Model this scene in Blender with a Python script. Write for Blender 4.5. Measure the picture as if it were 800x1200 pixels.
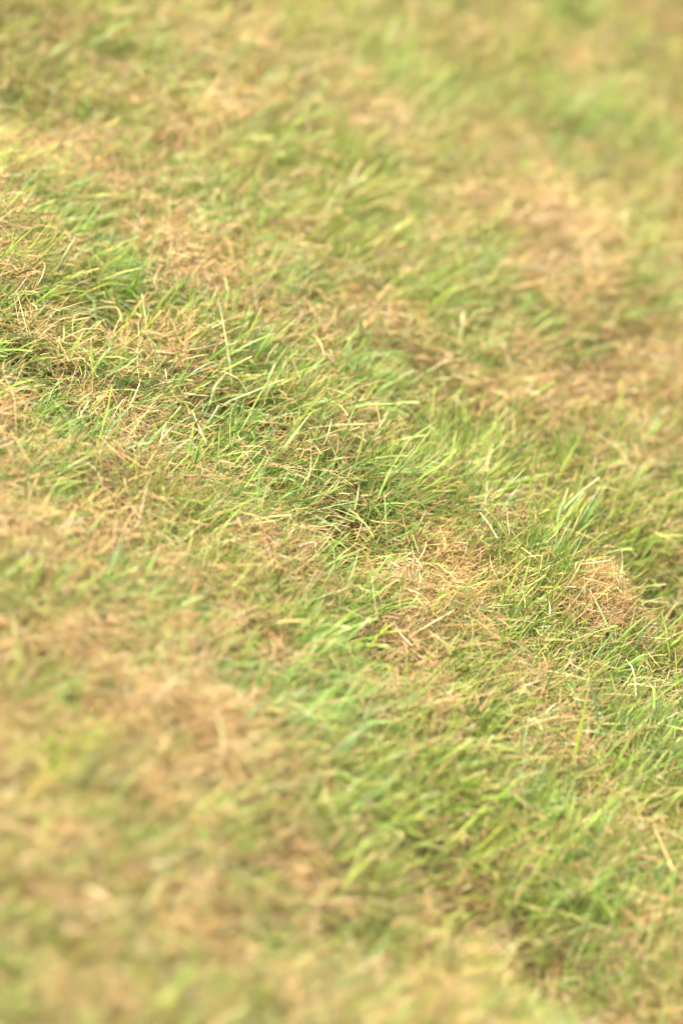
import bpy, math
import numpy as np
from mathutils import Matrix, Vector

for _o in list(bpy.data.objects):
    bpy.data.objects.remove(_o)
SC = bpy.context.scene
COL = SC.collection
rng = np.random.default_rng(20240611)
R = math.radians

# ------------------------------------------------------------------ camera
DIST, PITCH, ROLL = 4.0, R(26.0), R(27.0)
LENS, SENSOR = 200.0, 36.0
PW, PH = 800.0, 1200.0                       # the photograph's pixels
f_ = np.array([0, math.cos(PITCH), -math.sin(PITCH)])
r_ = np.array([1.0, 0, 0])
u_ = np.array([0, math.sin(PITCH), math.cos(PITCH)])
RX = r_ * math.cos(ROLL) + u_ * math.sin(ROLL)
UY = -r_ * math.sin(ROLL) + u_ * math.cos(ROLL)
CAMP = -f_ * DIST + np.array([0, 0, 0.012])
cam_d = bpy.data.cameras.new("camera")
cam = bpy.data.objects.new("camera", cam_d)
COL.objects.link(cam)
cam.matrix_world = Matrix(((RX[0], UY[0], -f_[0], CAMP[0]), (RX[1], UY[1], -f_[1], CAMP[1]),
                           (RX[2], UY[2], -f_[2], CAMP[2]), (0, 0, 0, 1)))
cam_d.sensor_fit = 'VERTICAL'
cam_d.sensor_height = SENSOR
cam_d.lens = LENS
cam_d.clip_start = 0.1
cam_d.clip_end = 5000
cam_d.dof.use_dof = True
cam_d.dof.focus_distance = DIST
cam_d.dof.aperture_fstop = 3.3
cam_d.dof.aperture_blades = 0
SC.camera = cam

# ------------------------------------------------------------------ light
SUN_EL, SUN_AZ = R(52), R(-125)               # azimuth from +Y towards +X
world = bpy.data.worlds.new("World")
SC.world = world
world.use_nodes = True
nt = world.node_tree
nt.nodes.clear()
out = nt.nodes.new("ShaderNodeOutputWorld")
bg = nt.nodes.new("ShaderNodeBackground")
sky = nt.nodes.new("ShaderNodeTexSky")
sky.sky_type = 'NISHITA'
sky.sun_disc = False
sky.sun_elevation = SUN_EL
sky.sun_rotation = SUN_AZ
sky.air_density = 0.7
sky.dust_density = 9.0
sky.ozone_density = 0.6
bg.inputs["Strength"].default_value = 0.125
nt.links.new(sky.outputs[0], bg.inputs[0])
nt.links.new(bg.outputs[0], out.inputs[0])
sd = bpy.data.lights.new("sun", 'SUN')
sd.energy = 1.8
sd.angle = R(9)
sd.color = (1.0, 0.94, 0.84)
sun = bpy.data.objects.new("sun", sd)
COL.objects.link(sun)
sdir = Vector((math.sin(SUN_AZ) * math.cos(SUN_EL), math.cos(SUN_AZ) * math.cos(SUN_EL), math.sin(SUN_EL)))
sun.rotation_euler = (-sdir).to_track_quat('-Z', 'Y').to_euler()
sun.location = sdir * 20
SC.view_settings.view_transform = 'Standard'
SC.view_settings.look = 'None'
SC.view_settings.gamma = 1.0
SC.view_settings.exposure = 2.03
SC.render.engine = 'CYCLES'
SC.cycles.max_bounces = 8
SC.cycles.diffuse_bounces = 3
SC.cycles.transmission_bounces = 3
SC.cycles.use_denoising = True

# ------------------------------------------------------------------ pixel <-> ground
def project(P):
    d = P - CAMP
    z = d @ f_
    k = LENS / SENSOR * PH
    return PW / 2 + k * (d @ RX) / z, PH / 2 - k * (d @ UY) / z, z

def ray(px, py):
    k = LENS / SENSOR * PH
    d = f_ + RX * ((px - PW / 2) / k) - UY * ((py - PH / 2) / k)
    return d

def to_ground(px, py, z=0.012):
    d = ray(px, py)
    return CAMP + d * ((z - CAMP[2]) / d[2])

def to_plane_y(px, py, y):
    d = ray(px, py)
    return CAMP + d * ((y - CAMP[1]) / d[1])

# ------------------------------------------------------------------ noise on the ground
def make_noise(seed, cell, n=257):
    g = np.random.default_rng(seed).random((n, n))
    def f(x, y):
        u = np.asarray(x) / cell + 1000.5
        v = np.asarray(y) / cell + 1000.5
        i = np.floor(u).astype(int); j = np.floor(v).astype(int)
        a = u - i; b = v - j
        a = a * a * (3 - 2 * a); b = b * b * (3 - 2 * b)
        i0, i1, j0, j1 = i % n, (i + 1) % n, j % n, (j + 1) % n
        return ((g[i0, j0] * (1 - a) + g[i1, j0] * a) * (1 - b) + (g[i0, j1] * (1 - a) + g[i1, j1] * a) * b) * 2 - 1
    return f

n_big, n_mid, n_small, n_tuft = make_noise(1, .33), make_noise(2, .12), make_noise(3, .045), make_noise(4, .022)
n_g1, n_g2, n_g3 = make_noise(5, .16), make_noise(6, .06), make_noise(7, .021)
n_lx, n_ly, n_hue, n_dead, n_gap = make_noise(8, .10), make_noise(9, .10), make_noise(10, .08), make_noise(11, .05), make_noise(12, .034)

# greenness of the turf, read off the photograph: x, y, radius x, radius y, tilt, gain (green +, dry -)
PATCH = [
    (270, 100, 120, 45, 30, -.8), (30, 110, 60, 30, 20, -.6), (560, 10, 80, 25, 15, -.5), (750, 60, 70, 30, 40, -.5),
    (650, 300, 75, 45, 20, -1.2), (690, 220, 45, 25, 30, -.5), (240, 275, 110, 30, 15, -.5), (40, 470, 70, 25, 10, -.7),
    (740, 110, 35, 25, 30, -.6), (440, 175, 40, 18, 20, -.4), (90, 350, 50, 18, 15, -.25), (150, 30, 60, 20, 20, -.3),
    (190, 490, 60, 25, 10, -.6), (60, 620, 90, 60, 20, -.35), (110, 850, 190, 80, 20, -1.2), (250, 900, 110, 60, 30, -.8),
    (60, 1110, 150, 80, 20, -1.0), (280, 1080, 110, 70, 10, -.4), (490, 672, 40, 25, 15, -.7), (705, 710, 45, 45, 20, -1.0),
    (780, 1010, 50, 60, 10, -.6), (600, 830, 70, 30, 15, -.5), (400, 380, 70, 50, 20, -.45), (750, 440, 60, 40, 20, -.6),
    (540, 440, 60, 25, 15, -.4), (430, 500, 50, 25, -30, -.3), (780, 560, 40, 40, 0, -.4), (480, 1140, 90, 50, 10, -.35),
    (320, 640, 90, 25, 20, -.4), (200, 770, 60, 30, 30, -.35), (510, 800, 60, 20, 20, -.3), (640, 400, 40, 25, 20, -.4),
    (520, 220, 40, 25, 20, -.3), (780, 690, 30, 25, 10, -.6), (650, 80, 50, 20, 30, -.2),
    (310, 200, 110, 35, -15, .9), (50, 300, 80, 50, 10, .7), (90, 390, 90, 40, 0, .35), (560, 100, 60, 40, 30, .4),
    (740, 190, 70, 50, 30, .6), (420, 280, 70, 30, -20, .5), (300, 440, 90, 50, -30, .5), (580, 570, 110, 45, 15, .8),
    (650, 630, 80, 45, 0, .9), (780, 630, 50, 50, 0, .6), (240, 590, 110, 30, -20, .5), (90, 690, 60, 40, -30, .5),
    (230, 690, 70, 40, -45, .4), (20, 870, 30, 80, 0, .9), (430, 860, 90, 50, -20, .8), (560, 960, 110, 60, -10, .8),
    (740, 830, 70, 60, 0, .7), (660, 1060, 120, 60, 0, .5), (390, 760, 70, 40, -30, .5), (290, 980, 70, 40, 0, .3),
    (600, 350, 50, 25, -30, .4), (480, 60, 80, 40, 20, .25), (120, 180, 80, 30, 0, .3), (440, 590, 70, 25, -30, .5),
    (20, 30, 60, 25, -30, .5), (620, 190, 60, 30, 20, .3), (640, 980, 180, 150, 20, .65), (40, 1190, 120, 60, 0, -.7), (560, 90, 240, 130, 0, .4), (300, 60, 160, 60, 0, .25), (60, 230, 110, 100, 0, .45), (720, 900, 80, 60, 0, .35), (520, 530, 70, 30, -25, .5),
]
HUMPS = [  # hollows and mounds: pixel, radius in metres, height in metres
    (420, 622, .022, -.020), (510, 640, .018, -.018), (775, 688, .03, -.026), (112, 362, .022, -.02), (235, 505, .02, -.010),
    (490, 672, .026, .018), (703, 705, .028, .020), (640, 305, .05, .03), (690, 355, .03, .018), (560, 990, .05, -.02),
    (130, 850, .10, .010), (660, 1090, .035, -.022), (720, 1150, .03, -.02), (420, 745, .02, -.018), (100, 255, .03, -.015), (500, 470, .04, -.012), (80, 480, .03, -.014), (330, 100, .06, .012),
    (20, 100, .05, -.02), (440, 1070, .04, -.02), (620, 640, .05, .008), (390, 520, .03, .008),
]
HUMP_XY = [(to_ground(a, b)[:2], r, h) for a, b, r, h in HUMPS]

HEAPS = [(492, 676, .023), (703, 712, .022), (640, 305, .026), (688, 358, .018)]
HEAP_XY = [(*to_ground(a, b)[:2], r) for a, b, r in HEAPS]

def height(x, y):
    x = np.asarray(x, float); y = np.asarray(y, float)
    z = n_big(x, y) * .010 + n_mid(x, y) * .007 + n_small(x, y) * .0035
    for (c, r, h) in HUMP_XY:
        z = z + (h if h > 0 else 1.7 * h) * np.exp(-((x - c[0]) ** 2 + ((y - c[1]) * .8) ** 2) / ((2 if h > 0 else 3.2) * r * r))
    return z

def greenness(x, y):
    px, py, _ = project(np.stack([x, y, np.full_like(x, .012)], -1))
    g = .485 + .05 * n_g1(x, y) + .15 * n_g2(x, y) + .32 * n_g3(x, y)
    for (cx, cy, rx, ry, a, k) in PATCH:
        ca, sa = math.cos(R(a)), math.sin(R(a))
        dx, dy = px - cx, py - cy
        u, v = (dx * ca + dy * sa) / rx, (-dx * sa + dy * ca) / ry
        g = g + .20 * k * np.exp(-.5 * (u * u + v * v) * 1.2)
    return np.clip(g, 0.02, 1.0)

# ------------------------------------------------------------------ materials
def mat_blade(name, translucent, rough, spec, streak):
    m = bpy.data.materials.new(name)
    m.use_nodes = True
    t = m.node_tree
    t.nodes.clear()
    o = t.nodes.new("ShaderNodeOutputMaterial")
    at = t.nodes.new("ShaderNodeAttribute"); at.attribute_name = "tint"
    tc = t.nodes.new("ShaderNodeTexCoord")
    nz = t.nodes.new("ShaderNodeTexNoise")
    nz.inputs["Scale"].default_value = streak
    nz.inputs["Detail"].default_value = 3
    mr = t.nodes.new("ShaderNodeMapRange")
    mr.inputs[1].default_value = .3; mr.inputs[2].default_value = .7
    mr.inputs[3].default_value = .82; mr.inputs[4].default_value = 1.14
    mul = t.nodes.new("ShaderNodeVectorMath"); mul.operation = 'SCALE'
    p = t.nodes.new("ShaderNodeBsdfPrincipled")
    p.inputs["Roughness"].default_value = rough
    p.inputs["Specular IOR Level"].default_value = spec
    tr = t.nodes.new("ShaderNodeBsdfTranslucent")
    mx = t.nodes.new("ShaderNodeMixShader"); mx.inputs[0].default_value = translucent
    L = t.links.new
    L(tc.outputs["Object"], nz.inputs["Vector"])
    L(nz.outputs[0], mr.inputs[0])
    L(at.outputs["Color"], mul.inputs[0]); L(mr.outputs[0], mul.inputs["Scale"])
    L(mul.outputs[0], p.inputs["Base Color"]); L(mul.outputs[0], tr.inputs["Color"])
    L(p.outputs[0], mx.inputs[1]); L(tr.outputs[0], mx.inputs[2]); L(mx.outputs[0], o.inputs[0])
    return m

M_GREEN = mat_blade("living_grass", .31, .42, .28, 420)
M_STRAW = mat_blade("dry_grass", .12, .6, .15, 600)

def mat_ground():
    m = bpy.data.materials.new("turf_soil")
    m.use_nodes = True
    t = m.node_tree
    p = t.nodes["Principled BSDF"]
    p.inputs["Roughness"].default_value = .95
    p.inputs["Specular IOR Level"].default_value = .1
    tc = t.nodes.new("ShaderNodeTexCoord")
    L = t.links.new
    fine = t.nodes.new("ShaderNodeTexNoise"); fine.inputs["Scale"].default_value = 170; fine.inputs["Detail"].default_value = 6
    r1 = t.nodes.new("ShaderNodeValToRGB")
    r1.color_ramp.elements[0].position = .35; r1.color_ramp.elements[0].color = (.030, .020, .009, 1)
    r1.color_ramp.elements[1].position = .7; r1.color_ramp.elements[1].color = (.13, .085, .034, 1)
    wide = t.nodes.new("ShaderNodeTexNoise"); wide.inputs["Scale"].default_value = 7; wide.inputs["Detail"].default_value = 5
    r2 = t.nodes.new("ShaderNodeValToRGB")
    r2.color_ramp.elements[0].position = .42; r2.color_ramp.elements[0].color = (.25, .18, .075, 1)
    r2.color_ramp.elements[1].position = .58; r2.color_ramp.elements[1].color = (.13, .17, .035, 1)
    at = t.nodes.new("ShaderNodeAttribute"); at.attribute_name = "open_turf"
    mix = t.nodes.new("ShaderNodeMix"); mix.data_type = 'RGBA'
    bp = t.nodes.new("ShaderNodeBump"); bp.inputs["Strength"].default_value = .6; bp.inputs["Distance"].default_value = .004
    L(tc.outputs["Object"], fine.inputs["Vector"]); L(tc.outputs["Object"], wide.inputs["Vector"])
    L(fine.outputs[0], r1.inputs[0]); L(wide.outputs[0], r2.inputs[0])
    L(at.outputs["Fac"], mix.inputs[0]); L(r1.outputs[0], mix.inputs[6]); L(r2.outputs[0], mix.inputs[7])
    L(mix.outputs[2], p.inputs["Base Color"])
    L(fine.outputs[0], bp.inputs["Height"]); L(bp.outputs[0], p.inputs["Normal"])
    return m

# ------------------------------------------------------------------ ground sheet out to the horizon
def axis(lo, hi, step):
    inner = np.arange(lo, hi + step / 2, step)
    grow = np.cumsum(step * 1.35 ** np.arange(1, 36))
    grow = grow[grow < 2500]
    return np.concatenate([lo - grow[::-1], inner, hi + grow])

gx, gy = axis(-1.3, 1.3, .011), axis(-1.8, 2.1, .013)
X, Y = np.meshgrid(gx, gy, indexing='ij')
far = np.clip(np.hypot(X, Y) - 2.5, 0, None)
Z = height(X, Y) * np.exp(-far * .2)
nx, ny = X.shape
idx = np.arange(nx * ny).reshape(nx, ny)
gf = np.stack([idx[:-1, :-1], idx[1:, :-1], idx[1:, 1:], idx[:-1, 1:]], -1).reshape(-1, 4)

def link_mesh(name, verts, quads, material, tint=None, smooth=True, floats=None, parent=None):
    me = bpy.data.meshes.new(name)
    nv, nq = len(verts), len(quads)
    me.vertices.add(nv)
    me.vertices.foreach_set("co", np.ascontiguousarray(verts, np.float32).ravel())
    me.loops.add(nq * 4)
    me.loops.foreach_set("vertex_index", np.ascontiguousarray(quads, np.int32).ravel())
    me.polygons.add(nq)
    me.polygons.foreach_set("loop_start", np.arange(0, nq * 4, 4, dtype=np.int32))
    if smooth:
        me.polygons.foreach_set("use_smooth", np.ones(nq, bool))
    if tint is not None:
        a = me.attributes.new("tint", 'FLOAT_COLOR', 'POINT')
        c = np.ones((nv, 4), np.float32); c[:, :3] = tint
        a.data.foreach_set("color", c.ravel())
    if floats is not None:
        a = me.attributes.new(floats[0], 'FLOAT', 'POINT')
        a.data.foreach_set("value", np.ascontiguousarray(floats[1], np.float32).ravel())
    me.update(calc_edges=True)
    me.materials.append(material)
    o = bpy.data.objects.new(name, me)
    COL.objects.link(o)
    if parent is not None:
        o.parent = parent
    return o

GR = link_mesh("ground", np.stack([X, Y, Z], -1).reshape(-1, 3), gf, mat_ground(),
               floats=("open_turf", np.clip((np.hypot(X, Y * .7) - 1.2) / .5, 0, 1)))
GR["kind"] = "structure"
GR["label"] = "uneven brown soil under the mown turf"

# ------------------------------------------------------------------ blades
def ribbons(P, az, th0, th1, L, W, nseg, fold=0.0, mown=None, twist0=None, twist1=None, bend=None, side=None, kink=None):
    """Many grass leaves at once: centre lines that lean th0 from the vertical at the root and th0+th1 at the tip."""
    n = len(P)
    S = nseg + 1
    t = np.linspace(0, 1, S)[None, :]
    one = np.ones((n, 1))
    th = th0[:, None] + th1[:, None] * t ** 1.3
    if kink is not None:
        th = th + kink[:, None] * (t > .55)
    a = az[:, None] + (0 if bend is None else bend[:, None] * t)
    d = np.stack([np.sin(th) * np.cos(a), np.sin(th) * np.sin(a), np.cos(th)], -1)
    seg = (d[:, :-1] + d[:, 1:]) * .5 * (L[:, None, None] / nseg)
    C = np.concatenate([np.zeros((n, 1, 3)), np.cumsum(seg, 1)], 1) + P[:, None, :]
    s = np.stack([-np.sin(a), np.cos(a), np.zeros_like(a)], -1) * np.ones((n, S, 1))
    nn = np.cross(d, s)
    tw = (0 if twist0 is None else twist0[:, None]) * one + (0 if twist1 is None else twist1[:, None]) * t
    w = s * np.cos(tw)[..., None] + nn * np.sin(tw)[..., None]
    m = -s * np.sin(tw)[..., None] + nn * np.cos(tw)[..., None]
    point = np.clip((.55 + .9 * t) * 1.0, 0, 1) * np.sqrt(np.clip(1 - t ** 2.6, 0.004, 1))
    cut = np.clip(.6 + .8 * t, 0, 1) * (1 - .42 * t)
    mm = np.zeros(n) if mown is None else mown
    prof = point * (1 - mm[:, None]) + cut * mm[:, None]
    hw = (prof * W[:, None] * .5)[..., None]
    if fold:
        V = np.stack([C - w * hw, C + m * hw * fold, C + w * hw], 2)     # n,S,3,3
        k = 3
    else:
        V = np.stack([C - w * hw, C + w * hw], 2)
        k = 2
    base = (np.arange(n) * S * k)[:, None, None]
    i = (np.arange(nseg) * k)[None, :, None]
    j = np.arange(k - 1)[None, None, :]
    q0 = base + i + j
    Q = np.stack([q0, q0 + 1, q0 + 1 + k, q0 + k], -1).reshape(-1, 4)
    return V, Q, t

def tint_of(V, col, root, tip, t, tip_at):
    """own colour of each leaf: pale sheath at the root, leaf colour, withered tip."""
    n, S, k, _ = V.shape
    a = np.clip(1 - t / .22, 0, 1)[..., None]
    b = np.clip((t - tip_at[:, None]) / .12, 0, 1)[..., None]
    c = col[:, None, :] * np.ones((1, S, 1))
    c = c * (1 - a * .75) + root[:, None, :] * a * .75
    c = c * (1 - b) + tip[:, None, :] * b
    return np.repeat(c[:, :, None, :], k, 2).reshape(-1, 3)

class Batch:
    def __init__(self): self.v, self.q, self.c, self.n = [], [], [], 0
    def add(self, V, Q, c):
        V = V.reshape(-1, 3)
        self.v.append(V); self.q.append(Q + self.n); self.c.append(c); self.n += len(V)
    def build(self, name, mat, parent=None):
        return link_mesh(name, np.concatenate(self.v), np.concatenate(self.q), mat, np.concatenate(self.c), parent=parent)

def pick(n, cols, weights):
    cols = np.array(cols)
    i = rng.choice(len(cols), n, p=np.array(weights) / sum(weights))
    return cols[i]

GREENS = [(0.175, 0.271, 0.038), (0.121, 0.208, 0.033), (0.216, 0.315, 0.052), (0.262, 0.352, 0.078), (0.189, 0.294, 0.119), (0.29, 0.331, 0.101)]
STRAWS = [(0.371, 0.25, 0.106), (0.437, 0.318, 0.155), (0.304, 0.182, 0.069), (0.203, 0.115, 0.041), (0.49, 0.384, 0.224), (0.321, 0.272, 0.097), (0.287, 0.237, 0.147), (0.278, 0.288, 0.088), (0.539, 0.467, 0.309)]
PALE = np.array((.58, .50, .27))

def jitter(c, s):
    n = len(c)
    return np.clip(c * (1 + rng.normal(0, s, (n, 1))) * (1 + rng.normal(0, s * .35, (n, 3))), .01, .85)

def inside(x, y, margin):
    px, py, _ = project(np.stack([x, y, np.full_like(x, .015)], -1))
    d = np.maximum(np.maximum(-px, px - PW), np.maximum(-py, py - PH))
    return d < margin, d, px, py

def scatter(n, dens_out):
    """ground points: full density in view and a little round it, thinning to dens_out further out."""
    x = rng.uniform(-1.15, 1.15, n); y = rng.uniform(-1.6, 1.95, n)
    _, d, px, py = inside(x, y, 0)
    p = np.where(d < 40, 1.0, dens_out * np.clip(1.6 - d / 700, 0, 1))
    keep = rng.random(n) < p
    return x[keep], y[keep], px[keep], py[keep], d[keep]

def lean(x, y, px):
    """the way the mower and the wind laid the leaves: to the right on the left and centre, upright at the right."""
    k = np.clip(1.0 - (px - 430) / 420, .10, 1.0)
    return .62 * k + .35 * n_lx(x, y), -.05 + .40 * n_ly(x, y)

def focus_dist(x, y):
    return np.abs((np.stack([x, y, np.zeros_like(x)], -1) - CAMP) @ f_ - DIST)

def grow_green(n):
    x, y, px, py, d = scatter(n, .16)
    g = greenness(x, y)
    for (c, r, h) in HUMP_XY:
        if h < -.015:
            g = g * (1 - .75 * np.exp(-((x - c[0]) ** 2 + (y - c[1] + .4 * r) ** 2) / (1.6 * r * r)))
    for (hx, hy, hr) in HEAP_XY:
        g = g * (1 - .9 * np.exp(-(((x - hx) ** 2 + (y - hy + .3 * hr) ** 2) / (hr * hr)) ** 2))
    clump = .55 + .75 * n_tuft(x, y) + .5 * n_small(x + 3.3, y)
    keep = rng.random(len(x)) < np.clip(g ** 1.15 * (.46 + clump * .6), .09, 1)
    x, y, px, d, g = x[keep], y[keep], px[keep], d[keep], g[keep]
    n = len(x)
    lx, ly = lean(x, y, px)
    cross = rng.random(n) < .22                                     # trodden leaves that lie across the rest
    tx = np.where(cross, rng.normal(0, 1.0, n), lx + rng.normal(0, .50, n)); ty = np.where(cross, rng.normal(0, 1.0, n), ly + rng.normal(0, .50, n))
    mag = np.hypot(tx, ty)
    az = np.arctan2(ty, tx)
    th0 = np.clip(mag * .62, 0, 1.15)
    th1 = np.clip(mag * .55 + rng.normal(.05, .20, n), -.2, 1.4)
    Lh = (.021 + .026 * (.35 + .65 * g) * rng.beta(2.0, 2.6, n) * 2.0 + .007 * n_small(x, y)).clip(.014, .085)
    big = rng.random(n) < .16
    W = np.where(big, rng.uniform(.0017, .0027, n), rng.uniform(.0006, .0015, n))
    Lh = np.where(big, Lh * 1.1, Lh * .97); W = W * .80
    hue = n_hue(x, y)
    col = jitter(pick(n, GREENS, (5, 3, 4, 2.2, 1.6, 1.6)), .16)
    col = col * np.stack([1 + .14 * hue, 1 + 0 * hue, 1 - .1 * hue], -1)
    root = jitter(pick(n, [(.42, .40, .16), (.34, .36, .12), (.45, .35, .17)], (1, 1, 1)), .12)
    tip = jitter(pick(n, STRAWS, (3, 4, 1, 0, 3, 2, 1, 1, 1)), .12)
    tip_at = np.where(rng.random(n) < .5, rng.uniform(.80, .97, n), 1.5)
    z = height(x, y) - .002
    P = np.stack([x, y, z], -1)
    mown = np.where(rng.random(n) < .42, 1.0, rng.uniform(0, .3, n))
    args = dict(P=P, az=az, th0=th0, th1=th1, L=Lh, W=W, mown=mown, twist0=rng.normal(0, .6, n), twist1=rng.normal(0, .7, n), bend=rng.normal(0, .35, n),
                kink=np.where(rng.random(n) < .13, rng.uniform(.3, 1.3, n), 0))
    near = (focus_dist(x, y) < .28) & (d < 40)
    b = Batch()
    for sel, seg, fold in ((near, 4, .35), (~near, 3, 0)):
        a = {k: v[sel] for k, v in args.items()}
        V, Q, t = ribbons(nseg=seg, fold=fold, **a)
        b.add(V, Q, tint_of(V, col[sel], root[sel], tip[sel], t, tip_at[sel]))
    o = b.build("grass", M_GREEN)
    o["kind"] = "stuff"; o["label"] = "mown green grass blades growing through the dry thatch"
    return n, len(np.concatenate(b.q)) * 2

def straw_args(x, y, z, n, lmul=1.0, wmul=1.0, long_ones=.16):
    az = rng.uniform(-math.pi, math.pi, n)
    toward = rng.random(n) < .35
    az = np.where(toward, rng.normal(.25, .6, n), az)
    th0 = np.clip(rng.normal(1.22, .36, n), .15, 1.75)
    th1 = rng.normal(.12, .32, n)
    Lh = rng.uniform(.008, .026, n) * np.where(rng.random(n) < .12, 1.8, 1.0) * lmul
    W = np.where(rng.random(n) < .10, rng.uniform(.0011, .0016, n), rng.uniform(.0004, .0010, n))
    fine = rng.random(n) < long_ones                                      # long hair-fine withered leaves
    Lh = np.where(fine, rng.uniform(.026, .050, n), Lh); W = np.where(fine, rng.uniform(.0004, .0008, n), W)
    Lh = Lh * .92; W = W * .80 * wmul
    kink = np.where(rng.random(n) < .16, rng.normal(0, .8, n), 0)
    d = np.stack([np.sin(th0) * np.cos(az), np.sin(th0) * np.sin(az)], -1) * Lh[:, None] * .5
    P = np.stack([x - d[:, 0], y - d[:, 1], z], -1)
    return dict(P=P, az=az, th0=th0, th1=th1, L=Lh, W=W, mown=rng.uniform(.2, .9, n), twist0=rng.normal(0, .8, n), twist1=rng.normal(0, 1.0, n), bend=rng.normal(0, .42, n), kink=kink)

def grow_straw(n):
    x, y, px, py, d = scatter(n, .16)
    g = greenness(x, y)
    gap = np.clip(.62 + .62 * n_gap(x, y) + .35 * n_tuft(y, x), .12, 1)
    for (c, r, h) in HUMP_XY:
        if h < 0:
            gap = gap * (1 - .8 * np.exp(-((x - c[0]) ** 2 + (y - c[1]) ** 2) / (1.6 * r * r)))
    keep = rng.random(len(x)) < np.clip(1.08 - .55 * g, .3, 1) * gap
    x, y, px, d, g = x[keep], y[keep], px[keep], d[keep], g[keep]
    n = len(x)
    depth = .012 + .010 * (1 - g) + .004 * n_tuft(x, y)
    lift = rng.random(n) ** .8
    loose = rng.random(n) < .22                                     # loose clippings caught up among the green leaves
    z = height(x, y) + lift * depth + np.where(loose, rng.uniform(.004, .022, n), 0)
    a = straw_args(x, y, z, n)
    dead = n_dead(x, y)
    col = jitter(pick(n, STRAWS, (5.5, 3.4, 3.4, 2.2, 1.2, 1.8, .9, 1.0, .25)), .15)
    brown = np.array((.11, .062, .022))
    k = np.clip((1 - lift) * 1.2 - .30, 0, .85)[:, None]            # lowest, oldest thatch rotted to brown, colour darkened further as shade in gaps
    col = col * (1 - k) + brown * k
    col = col * (1 + .12 * dead[:, None])
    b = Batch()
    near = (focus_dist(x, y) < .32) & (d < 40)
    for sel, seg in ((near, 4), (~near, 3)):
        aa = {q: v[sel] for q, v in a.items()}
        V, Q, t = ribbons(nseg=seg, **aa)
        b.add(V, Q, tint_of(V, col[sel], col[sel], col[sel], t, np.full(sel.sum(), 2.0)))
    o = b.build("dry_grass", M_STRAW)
    o["kind"] = "stuff"; o["label"] = "matted tan thatch of dry cut grass over the soil"
    return n, len(np.concatenate(b.q)) * 2

print("green", grow_green(1700000))
print("straw", grow_straw(2500000))
#THINGS
# ------------------------------------------------------------------ single leaves, tufts and straw heaps one can point at
C_LIME, C_GREEN, C_DEEP = (.270, .345, .045), (.195, .280, .035), (.110, .185, .028)
C_BLUE, C_PALE = (.275, .365, .150), (.400, .430, .180)
C_STRAW, C_WHITE, C_RUST = (.46, .33, .14), (.54, .43, .23), (.44, .27, .10)

def tag(o, label, cat, group=None):
    o["label"] = label; o["category"] = cat
    if group: o["group"] = group
    return o

def surface_at(px, py, lift):
    P = to_ground(px, py, .01)
    for _ in range(6):
        P = to_ground(px, py, float(height(P[0], P[1])) + lift)
    return P

def spline(pts, n):
    pts = np.array(pts)
    if len(pts) == 2:
        return pts[0] + (pts[1] - pts[0]) * np.linspace(0, 1, n)[:, None]
    t = np.linspace(0, 1, n) * (len(pts) - 1)
    ext = np.concatenate([[2 * pts[0] - pts[1]], pts, [2 * pts[-1] - pts[-2]]])
    i = np.minimum(t.astype(int), len(pts) - 2)
    u = (t - i)[:, None]
    a, b, c, d = ext[i], ext[i + 1], ext[i + 2], ext[i + 3]
    return .5 * (2 * b + (c - a) * u + (2 * a - 5 * b + 4 * c - d) * u * u + (3 * b - a - 3 * c + d) * u ** 3)

def leaf_mesh(name, C, width, col, tip, mown, turn, fold, mat, origin, parent=None, sheath=PALE, tip_at=.88):
    S = len(C)
    t = np.linspace(0, 1, S)
    T = np.gradient(C, axis=0); T /= np.linalg.norm(T, axis=1, keepdims=True)
    w = np.cross(T, f_); w /= np.linalg.norm(w, axis=1, keepdims=True)
    m = np.cross(w, T)
    an = turn + .35 * np.sin(3 * t + turn * 5)
    w, m = w * np.cos(an)[:, None] + m * np.sin(an)[:, None], m * np.cos(an)[:, None] - w * np.sin(an)[:, None]
    prof = np.clip(.6 + .9 * t, 0, 1) * np.sqrt(np.clip(1 - t ** 2.8, .01, 1)) * (1 - mown) + mown * np.clip(.65 + .8 * t, 0, 1) * (1 - .25 * t)
    hw = (prof * width / 2)[:, None]
    V = np.stack([C - w * hw, C + m * hw * fold, C + w * hw], 1)[None] - np.array(origin)
    i = (np.arange(S - 1) * 3)[:, None]; j = np.arange(2)[None]
    q = i + j
    Q = np.stack([q, q + 1, q + 4, q + 3], -1).reshape(-1, 4)
    c = tint_of(V, np.array([col]), np.array([sheath]), np.array([tip]), t[None], np.array([tip_at]))
    return link_mesh(name, V.reshape(-1, 3), Q, mat, c, parent=parent)

def leaf(pts, wpx, col, label, tip=C_WHITE, mown=0.0, turn=.3, lie=False, straw=False, lift=.014, tip_at=.86, cat="grass blade"):
    """one leaf or straw standing where the photograph shows it: it rises in its own upright plane, or lies on the thatch."""
    if lie:
        P = [surface_at(x, y, lift) for x, y in pts]
    else:
        b = surface_at(pts[0][0], pts[0][1], lift)
        P = [b] + [to_plane_y(x, y, b[1] + .004 * k) for k, (x, y) in enumerate(pts[1:], 1)]
        root = b + (b - P[1]) / np.linalg.norm(b - P[1]) * .004
        root[2] = float(height(b[0], b[1])) - .002
        P = [root] + P
    C = spline(P, 12)
    name = "straw" if straw else "grass_shoot"
    o = leaf_mesh(name, C, wpx * (.00045 if straw else .00046), col, tip, mown, turn, .35, M_STRAW if straw else M_GREEN, C[0], sheath=col if straw else PALE, tip_at=tip_at)
    o.location = C[0]
    tag(o, label, "straw" if straw else cat, "loose straws lying on the turf" if straw else "single grass blades standing out of the turf")
    return o

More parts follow.
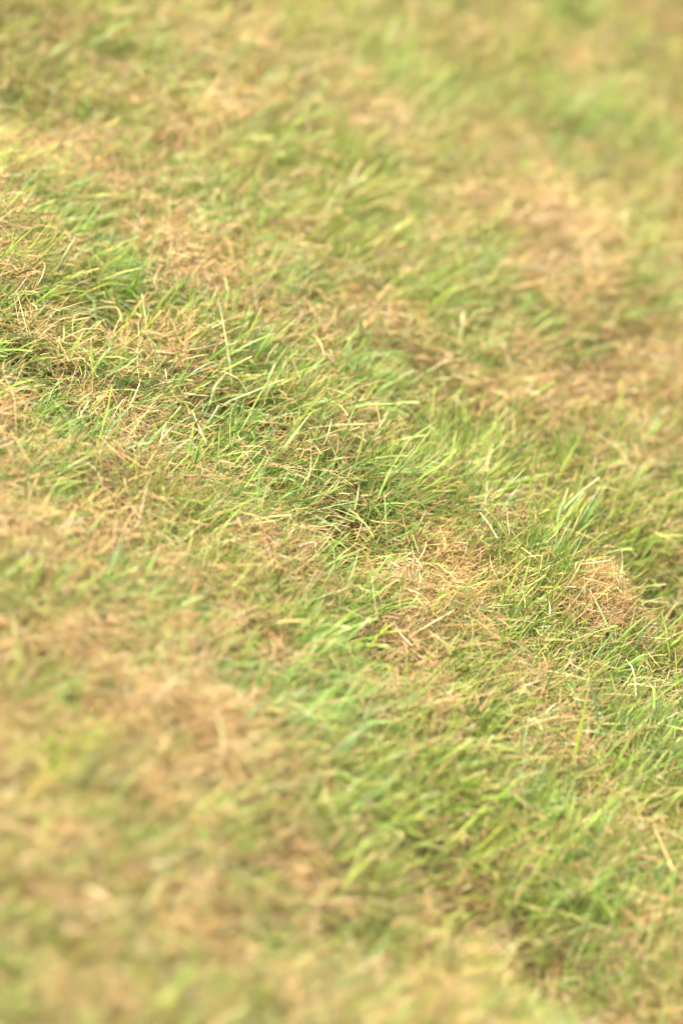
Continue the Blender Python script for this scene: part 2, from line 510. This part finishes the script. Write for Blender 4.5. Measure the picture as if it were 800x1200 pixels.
leaf([(272, 457), (266, 405), (256, 351)], 4.2, C_PALE, "long pale blade leaning left, tall above the tuft at the upper left of the middle", turn=.5)
leaf([(281, 412), (294, 386), (307, 359)], 3.4, C_LIME, "straight lime blade leaning right, just right of the tall left-leaning blade", mown=.6)
leaf([(262, 474), (296, 459), (332, 444)], 3.4, C_BLUE, "long blue-green blade reaching flat to the right above the middle tuft", mown=.2)
leaf([(310, 463), (315, 443), (322, 425)], 5.0, C_BLUE, "short broad blue-green blade, left one of a close pair", mown=.35, turn=.1)
leaf([(316, 456), (325, 441), (334, 426)], 4.4, C_BLUE, "short broad blue-green blade, right one of a close pair", mown=.1, turn=.2)
leaf([(310, 442), (314, 418), (326, 402)], 2.4, C_PALE, "thin bent pale blade with a forked dry tip above the broad pair", mown=.4, tip_at=.7)
leaf([(246, 472), (252, 452), (264, 438)], 5.0, C_BLUE, "broad grey-green upright blade beside the dark green tuft", mown=.4, turn=.15)
leaf([(346, 503), (362, 478), (384, 449)], 4.4, C_GREEN, "long green blade leaning right with an orange-tinted tip", tip=C_RUST, tip_at=.8)
leaf([(322, 540), (345, 508), (364, 484)], 4.6, C_BLUE, "long pale green blade slanting over the middle of the turf", mown=.2)
leaf([(453, 652), (452, 612), (450, 577)], 3.2, C_BLUE, "thin pale blade standing straight up above the straw heap", mown=.1, turn=.4)
leaf([(617, 620), (621, 572), (627, 524)], 2.8, C_GREEN, "tallest thin blade, standing upright right of the middle", turn=.4)
leaf([(647, 632), (654, 602), (665, 572)], 5.2, C_BLUE, "broad pale blue-green blade standing upright with a blunt whitish tip", mown=.6, turn=.15)
leaf([(676, 615), (688, 596), (698, 598), (706, 612)], 2.8, C_PALE, "pale blade arched over like a hook at the right", mown=.4)
leaf([(729, 556), (732, 536), (733, 516)], 3.0, C_BLUE, "soft thin upright blade alone before the tan patch at the right", turn=.4)
leaf([(677, 632), (690, 626), (711, 624)], 2.8, C_PALE, "pale blade lying almost level over the upright tuft at the right", mown=.6)
leaf([(708, 640), (713, 615), (723, 573)], 3.8, C_LIME, "slim lime blade with a dry tip, right of the hooked blade", tip_at=.88)
leaf([(111, 434), (107, 416), (107, 397)], 6.5, C_GREEN, "short broad green blade leaning a little left, at the left", mown=.2, turn=.1)
leaf([(82, 420), (89, 404), (97, 390)], 7.0, C_LIME, "widest lime blade, left of the broad blade that leans left", mown=.1, turn=.15)
leaf([(69, 424), (68, 409), (70, 394)], 5.0, C_GREEN, "short upright green blade, leftmost of three broad blades", mown=.3, turn=.25)
leaf([(140, 392), (156, 366), (175, 340)], 4.4, C_LIME, "long lime blade with a dry tan tip at the upper left", tip=C_STRAW, tip_at=.66)
leaf([(150, 404), (170, 384), (189, 364)], 4.6, C_GREEN, "green blade running parallel below the dry-tipped lime blade", mown=.5)
leaf([(507, 713), (515, 700), (520, 684)], 6.0, C_GREEN, "short broad green blade in front of the rounded straw heap", mown=.1, turn=.2)
leaf([(722, 768), (709, 728), (690, 690)], 4.0, C_BLUE, "long pale green blade crossing over the right-hand straw mound", turn=.3)
leaf([(677, 856), (694, 857), (718, 862)], 5.0, C_BLUE, "broad pale green blade lying flat in the lower right", lie=True, lift=.022, turn=.2, mown=.1)
leaf([(618, 845), (643, 835), (668, 826)], 4.4, C_BLUE, "pale blade lying slanted, left of the flat broad blade", lie=True, lift=.022, turn=.2, mown=.4)
leaf([(668, 905), (680, 850), (690, 800)], 5.0, C_LIME, "long yellow-green upright blade behind the flat broad blade", mown=.2, turn=.3)
leaf([(165, 1078), (176, 1054), (192, 1030)], 7.0, C_PALE, "blurred pale stalk standing in the dry patch at the lower left", mown=.6, turn=.2)
leaf([(405, 1036), (420, 1018), (438, 1003)], 7.0, C_LIME, "blurred lime blade slanting right in the lower middle", mown=.5, turn=.2)
leaf([(255, 905), (262, 870), (255, 838)], 5.0, C_PALE, "blurred pale blade bowed to the right beside the big tan patch", mown=.3)
leaf([(225, 480), (234, 502), (242, 520)], 2.0, C_WHITE, "thin whitish straw sloping down left of the middle", lie=True, lift=.026, straw=True, mown=.8)
leaf([(107, 362), (136, 360), (143, 377)], 2.2, C_STRAW, "long straw bent sharply near its end at the upper left", lie=True, lift=.024, straw=True, mown=.9)
leaf([(8, 304), (30, 324), (54, 341)], 2.0, C_STRAW, "long thin straw sloping down by the left edge", lie=True, lift=.026, straw=True, mown=.9)
leaf([(562, 600), (573, 615), (582, 630)], 2.2, C_WHITE, "whitish stalk leaning left in the tall green grass", lie=True, lift=.030, straw=True, mown=.8)
leaf([(733, 773), (741, 785), (745, 816)], 2.4, C_WHITE, "curved white straw hanging down in the green at the lower right", lie=True, lift=.028, straw=True, mown=.8)
leaf([(735, 702), (757, 704), (783, 706)], 2.4, C_WHITE, "level straw bridging the dark hollow at the right edge", lie=True, lift=.030, straw=True, mown=.9)
leaf([(770, 738), (781, 722), (793, 704)], 3.0, C_STRAW, "thick straw leaning right out of the dark hollow", straw=True, mown=.9)
leaf([(640, 786), (664, 790), (690, 797)], 2.2, C_WHITE, "pale straw lying across the dark gap below the right-hand mound", lie=True, lift=.026, straw=True, mown=.9)
leaf([(500, 716), (490, 702), (497, 726)][:2] + [(478, 690)], 2.6, C_STRAW, "tan straw sticking out of the front of the rounded heap", lie=True, lift=.022, straw=True, mown=.9)
leaf([(765, 965), (773, 985), (788, 1020)], 3.2, C_STRAW, "long tan straw sloping down near the lower right edge", lie=True, lift=.026, straw=True, mown=.9)
leaf([(100, 1040), (115, 1046), (128, 1054)], 5.0, C_WHITE, "blurred cream straw fragment lying at the lower left", lie=True, lift=.028, straw=True, mown=.9)
leaf([(598, 338), (622, 332), (645, 325)], 5.0, C_STRAW, "blurred straw lying left of the big pale heap at the upper right", lie=True, lift=.028, straw=True, mown=.9)

def tuft(px, py, n, spread, lx, ly, lo, hi, wlo, whi, cols, label, fan=.28):
    b = surface_at(px, py, 0.0)
    root = bpy.data.objects.new("grass_tuft", None)
    root.empty_display_size = .01
    root.location = b
    COL.objects.link(root)
    tag(root, label, "grass tuft", "green tufts standing out of the turf")
    for k in range(n):
        x, y = b[0] + rng.normal(0, spread), b[1] + rng.normal(0, spread * .8)
        P = np.array([[x, y, float(height(x, y)) - .002]])
        tx, ty = lx + rng.normal(0, fan), ly + rng.normal(0, fan)
        mag, az = math.hypot(tx, ty), math.atan2(ty, tx)
        V, Q, t = ribbons(P, np.array([az]), np.array([min(mag * .65, 1.1)]), np.array([mag * .5 + rng.normal(.08, .15)]),
                          np.array([rng.uniform(lo, hi)]), np.array([rng.uniform(wlo, whi) * .82]), 7, fold=.4,
                          mown=np.array([1.0 if rng.random() < .4 else rng.uniform(0, .3)]),
                          twist0=rng.normal(0, .6, 1), twist1=rng.normal(0, .6, 1), bend=rng.normal(0, .3, 1))
        col = jitter(np.array([cols[rng.integers(len(cols))]]), .12)
        tp = jitter(np.array([STRAWS[rng.choice([0, 1, 4])]]), .1)
        c = tint_of(V, col, np.array([(.40, .38, .14)]), tp, t, np.array([rng.uniform(.82, .96) if rng.random() < .6 else 1.5]))
        link_mesh("blade", V.reshape(-1, 3) - b, Q, M_GREEN, c, parent=root)
    return root

tuft(232, 462, 16, .008, .75, 0, .035, .062, .0018, .0034, [C_DEEP, C_GREEN], "dark green tuft of broad blades sweeping right, left of the middle")
tuft(354, 541, 7, .003, .05, 0, .020, .034, .0024, .0036, [C_DEEP, C_DEEP, C_GREEN], "small dark green upright tuft alone in the middle of the turf", fan=.18)
tuft(300, 482, 18, .012, .65, 0, .035, .060, .0016, .0032, [C_BLUE, C_LIME, C_GREEN], "loose blue-green tuft of broad blades left of centre")
tuft(455, 575, 18, .011, .70, .1, .035, .060, .0015, .0028, [C_LIME, C_GREEN], "lime tuft sweeping right above the dark gap in the middle")
tuft(545, 585, 20, .014, .75, .1, .040, .068, .0015, .0028, [C_BLUE, C_LIME, C_GREEN], "pale tuft combed flat to the right, behind the rounded heap")
tuft(612, 632, 18, .010, .30, 0, .035, .062, .0018, .0030, [C_LIME, C_GREEN], "tall fresh green tuft between the two straw mounds")
tuft(655, 640, 20, .012, .12, 0, .040, .065, .0018, .0034, [C_GREEN, C_BLUE, C_LIME], "tall upright tuft behind the right-hand straw mound")
tuft(722, 650, 16, .011, .10, 0, .035, .060, .0018, .0032, [C_LIME, C_GREEN], "upright lime tuft left of the dark hollow at the right")
tuft(570, 690, 14, .009, .45, -.1, .030, .050, .0018, .0032, [C_GREEN, C_LIME], "green tuft on the right flank of the rounded straw heap")
tuft(775, 790, 16, .012, .35, 0, .035, .055, .0018, .0032, [C_GREEN, C_LIME], "dense green tuft at the right edge below the dark hollow")
tuft(95, 425, 14, .012, .35, 0, .028, .046, .0018, .0034, [C_GREEN, C_LIME], "sparse green tuft around the broad blades at the left")
tuft(20, 335, 20, .014, .40, 0, .030, .055, .0016, .0030, [C_LIME, C_GREEN], "bright green tuft at the left edge of the turf")
tuft(385, 625, 14, .010, .85, 0, .035, .060, .0018, .0032, [C_LIME, C_GREEN], "light green tuft lying over, left of the dark gap in the middle")
tuft(150, 400, 12, .010, .65, 0, .035, .055, .0016, .0028, [C_LIME, C_GREEN], "thin green tuft leaning right over the upper left hollow")
tuft(395, 790, 18, .014, .60, 0, .035, .060, .0018, .0034, [C_LIME, C_GREEN], "soft green tuft below the middle, left of the rounded heap")
tuft(530, 990, 16, .016, .55, 0, .040, .062, .0020, .0036, [C_DEEP, C_GREEN], "dark green blurred tuft in the lower right")
tuft(12, 900, 16, .016, .20, 0, .040, .062, .0020, .0036, [C_LIME, C_GREEN], "blurred green tuft at the left edge beside the big tan patch")

def straw_heap(px, py, r, hgt, n_part, n_fine, cols, label):
    b = surface_at(px, py, 0.0)
    root = bpy.data.objects.new("straw_heap", None)
    root.empty_display_size = .01
    root.location = b
    COL.objects.link(root)
    tag(root, label, "straw heap", "heaps of dry cut grass on the turf")
    def pieces(n, top):
        q = np.sqrt(rng.random(n)) * 1.25; an = rng.uniform(-math.pi, math.pi, n)
        x, y = b[0] + r * q * np.cos(an), b[1] + r * q * np.sin(an)
        dome = hgt * np.exp(-1.4 * q * q)
        lift = np.where(top, rng.uniform(.55, 1.0, n), rng.random(n)) * dome
        a = straw_args(x, y, height(x, y) + lift + .006, n, .85, .72, .03)
        a["th0"] = np.clip(rng.normal(1.05, .38, n), .1, 1.7)
        col = jitter(pick(n, cols, [1] * len(cols)), .13)
        return a, col
    a, col = pieces(n_part, True)
    for k in range(n_part):
        aa = {q: v[k:k + 1] for q, v in a.items()}
        V, Q, t = ribbons(nseg=5, **aa)
        link_mesh("straw", V.reshape(-1, 3) - b, Q, M_STRAW, tint_of(V, col[k:k + 1], col[k:k + 1], col[k:k + 1], t, np.array([2.0])), parent=root)
    a, col = pieces(n_fine, False)
    V, Q, t = ribbons(nseg=4, **a)
    o = link_mesh("fine_straw", V.reshape(-1, 3) - b, Q, M_STRAW, tint_of(V, col, col, col, t, np.full(n_fine, 2.0)), parent=root)
    o["kind"] = "stuff"
    return root

S1 = [(0.458, 0.312, 0.117), (0.514, 0.383, 0.166), (0.381, 0.244, 0.079), (0.534, 0.421, 0.211)]
S2 = [(0.397, 0.272, 0.092), (0.451, 0.335, 0.141), (0.315, 0.196, 0.062), (0.486, 0.392, 0.2)]
S3 = [(0.434, 0.336, 0.166), (0.468, 0.38, 0.208), (0.381, 0.272, 0.116)]
straw_heap(492, 676, .022, .028, 130, 1300, S1, "rounded golden straw heap in sharp focus just right of centre")
straw_heap(703, 712, .021, .024, 110, 1100, S2, "browner straw mound beside the dark hollow, with a pale blade across it")
straw_heap(640, 305, .031, .024, 60, 650, S3, "large blurred pale straw heap at the upper right")
straw_heap(688, 358, .021, .018, 50, 320, S3, "smaller blurred straw heap just below the large pale one at the upper right")
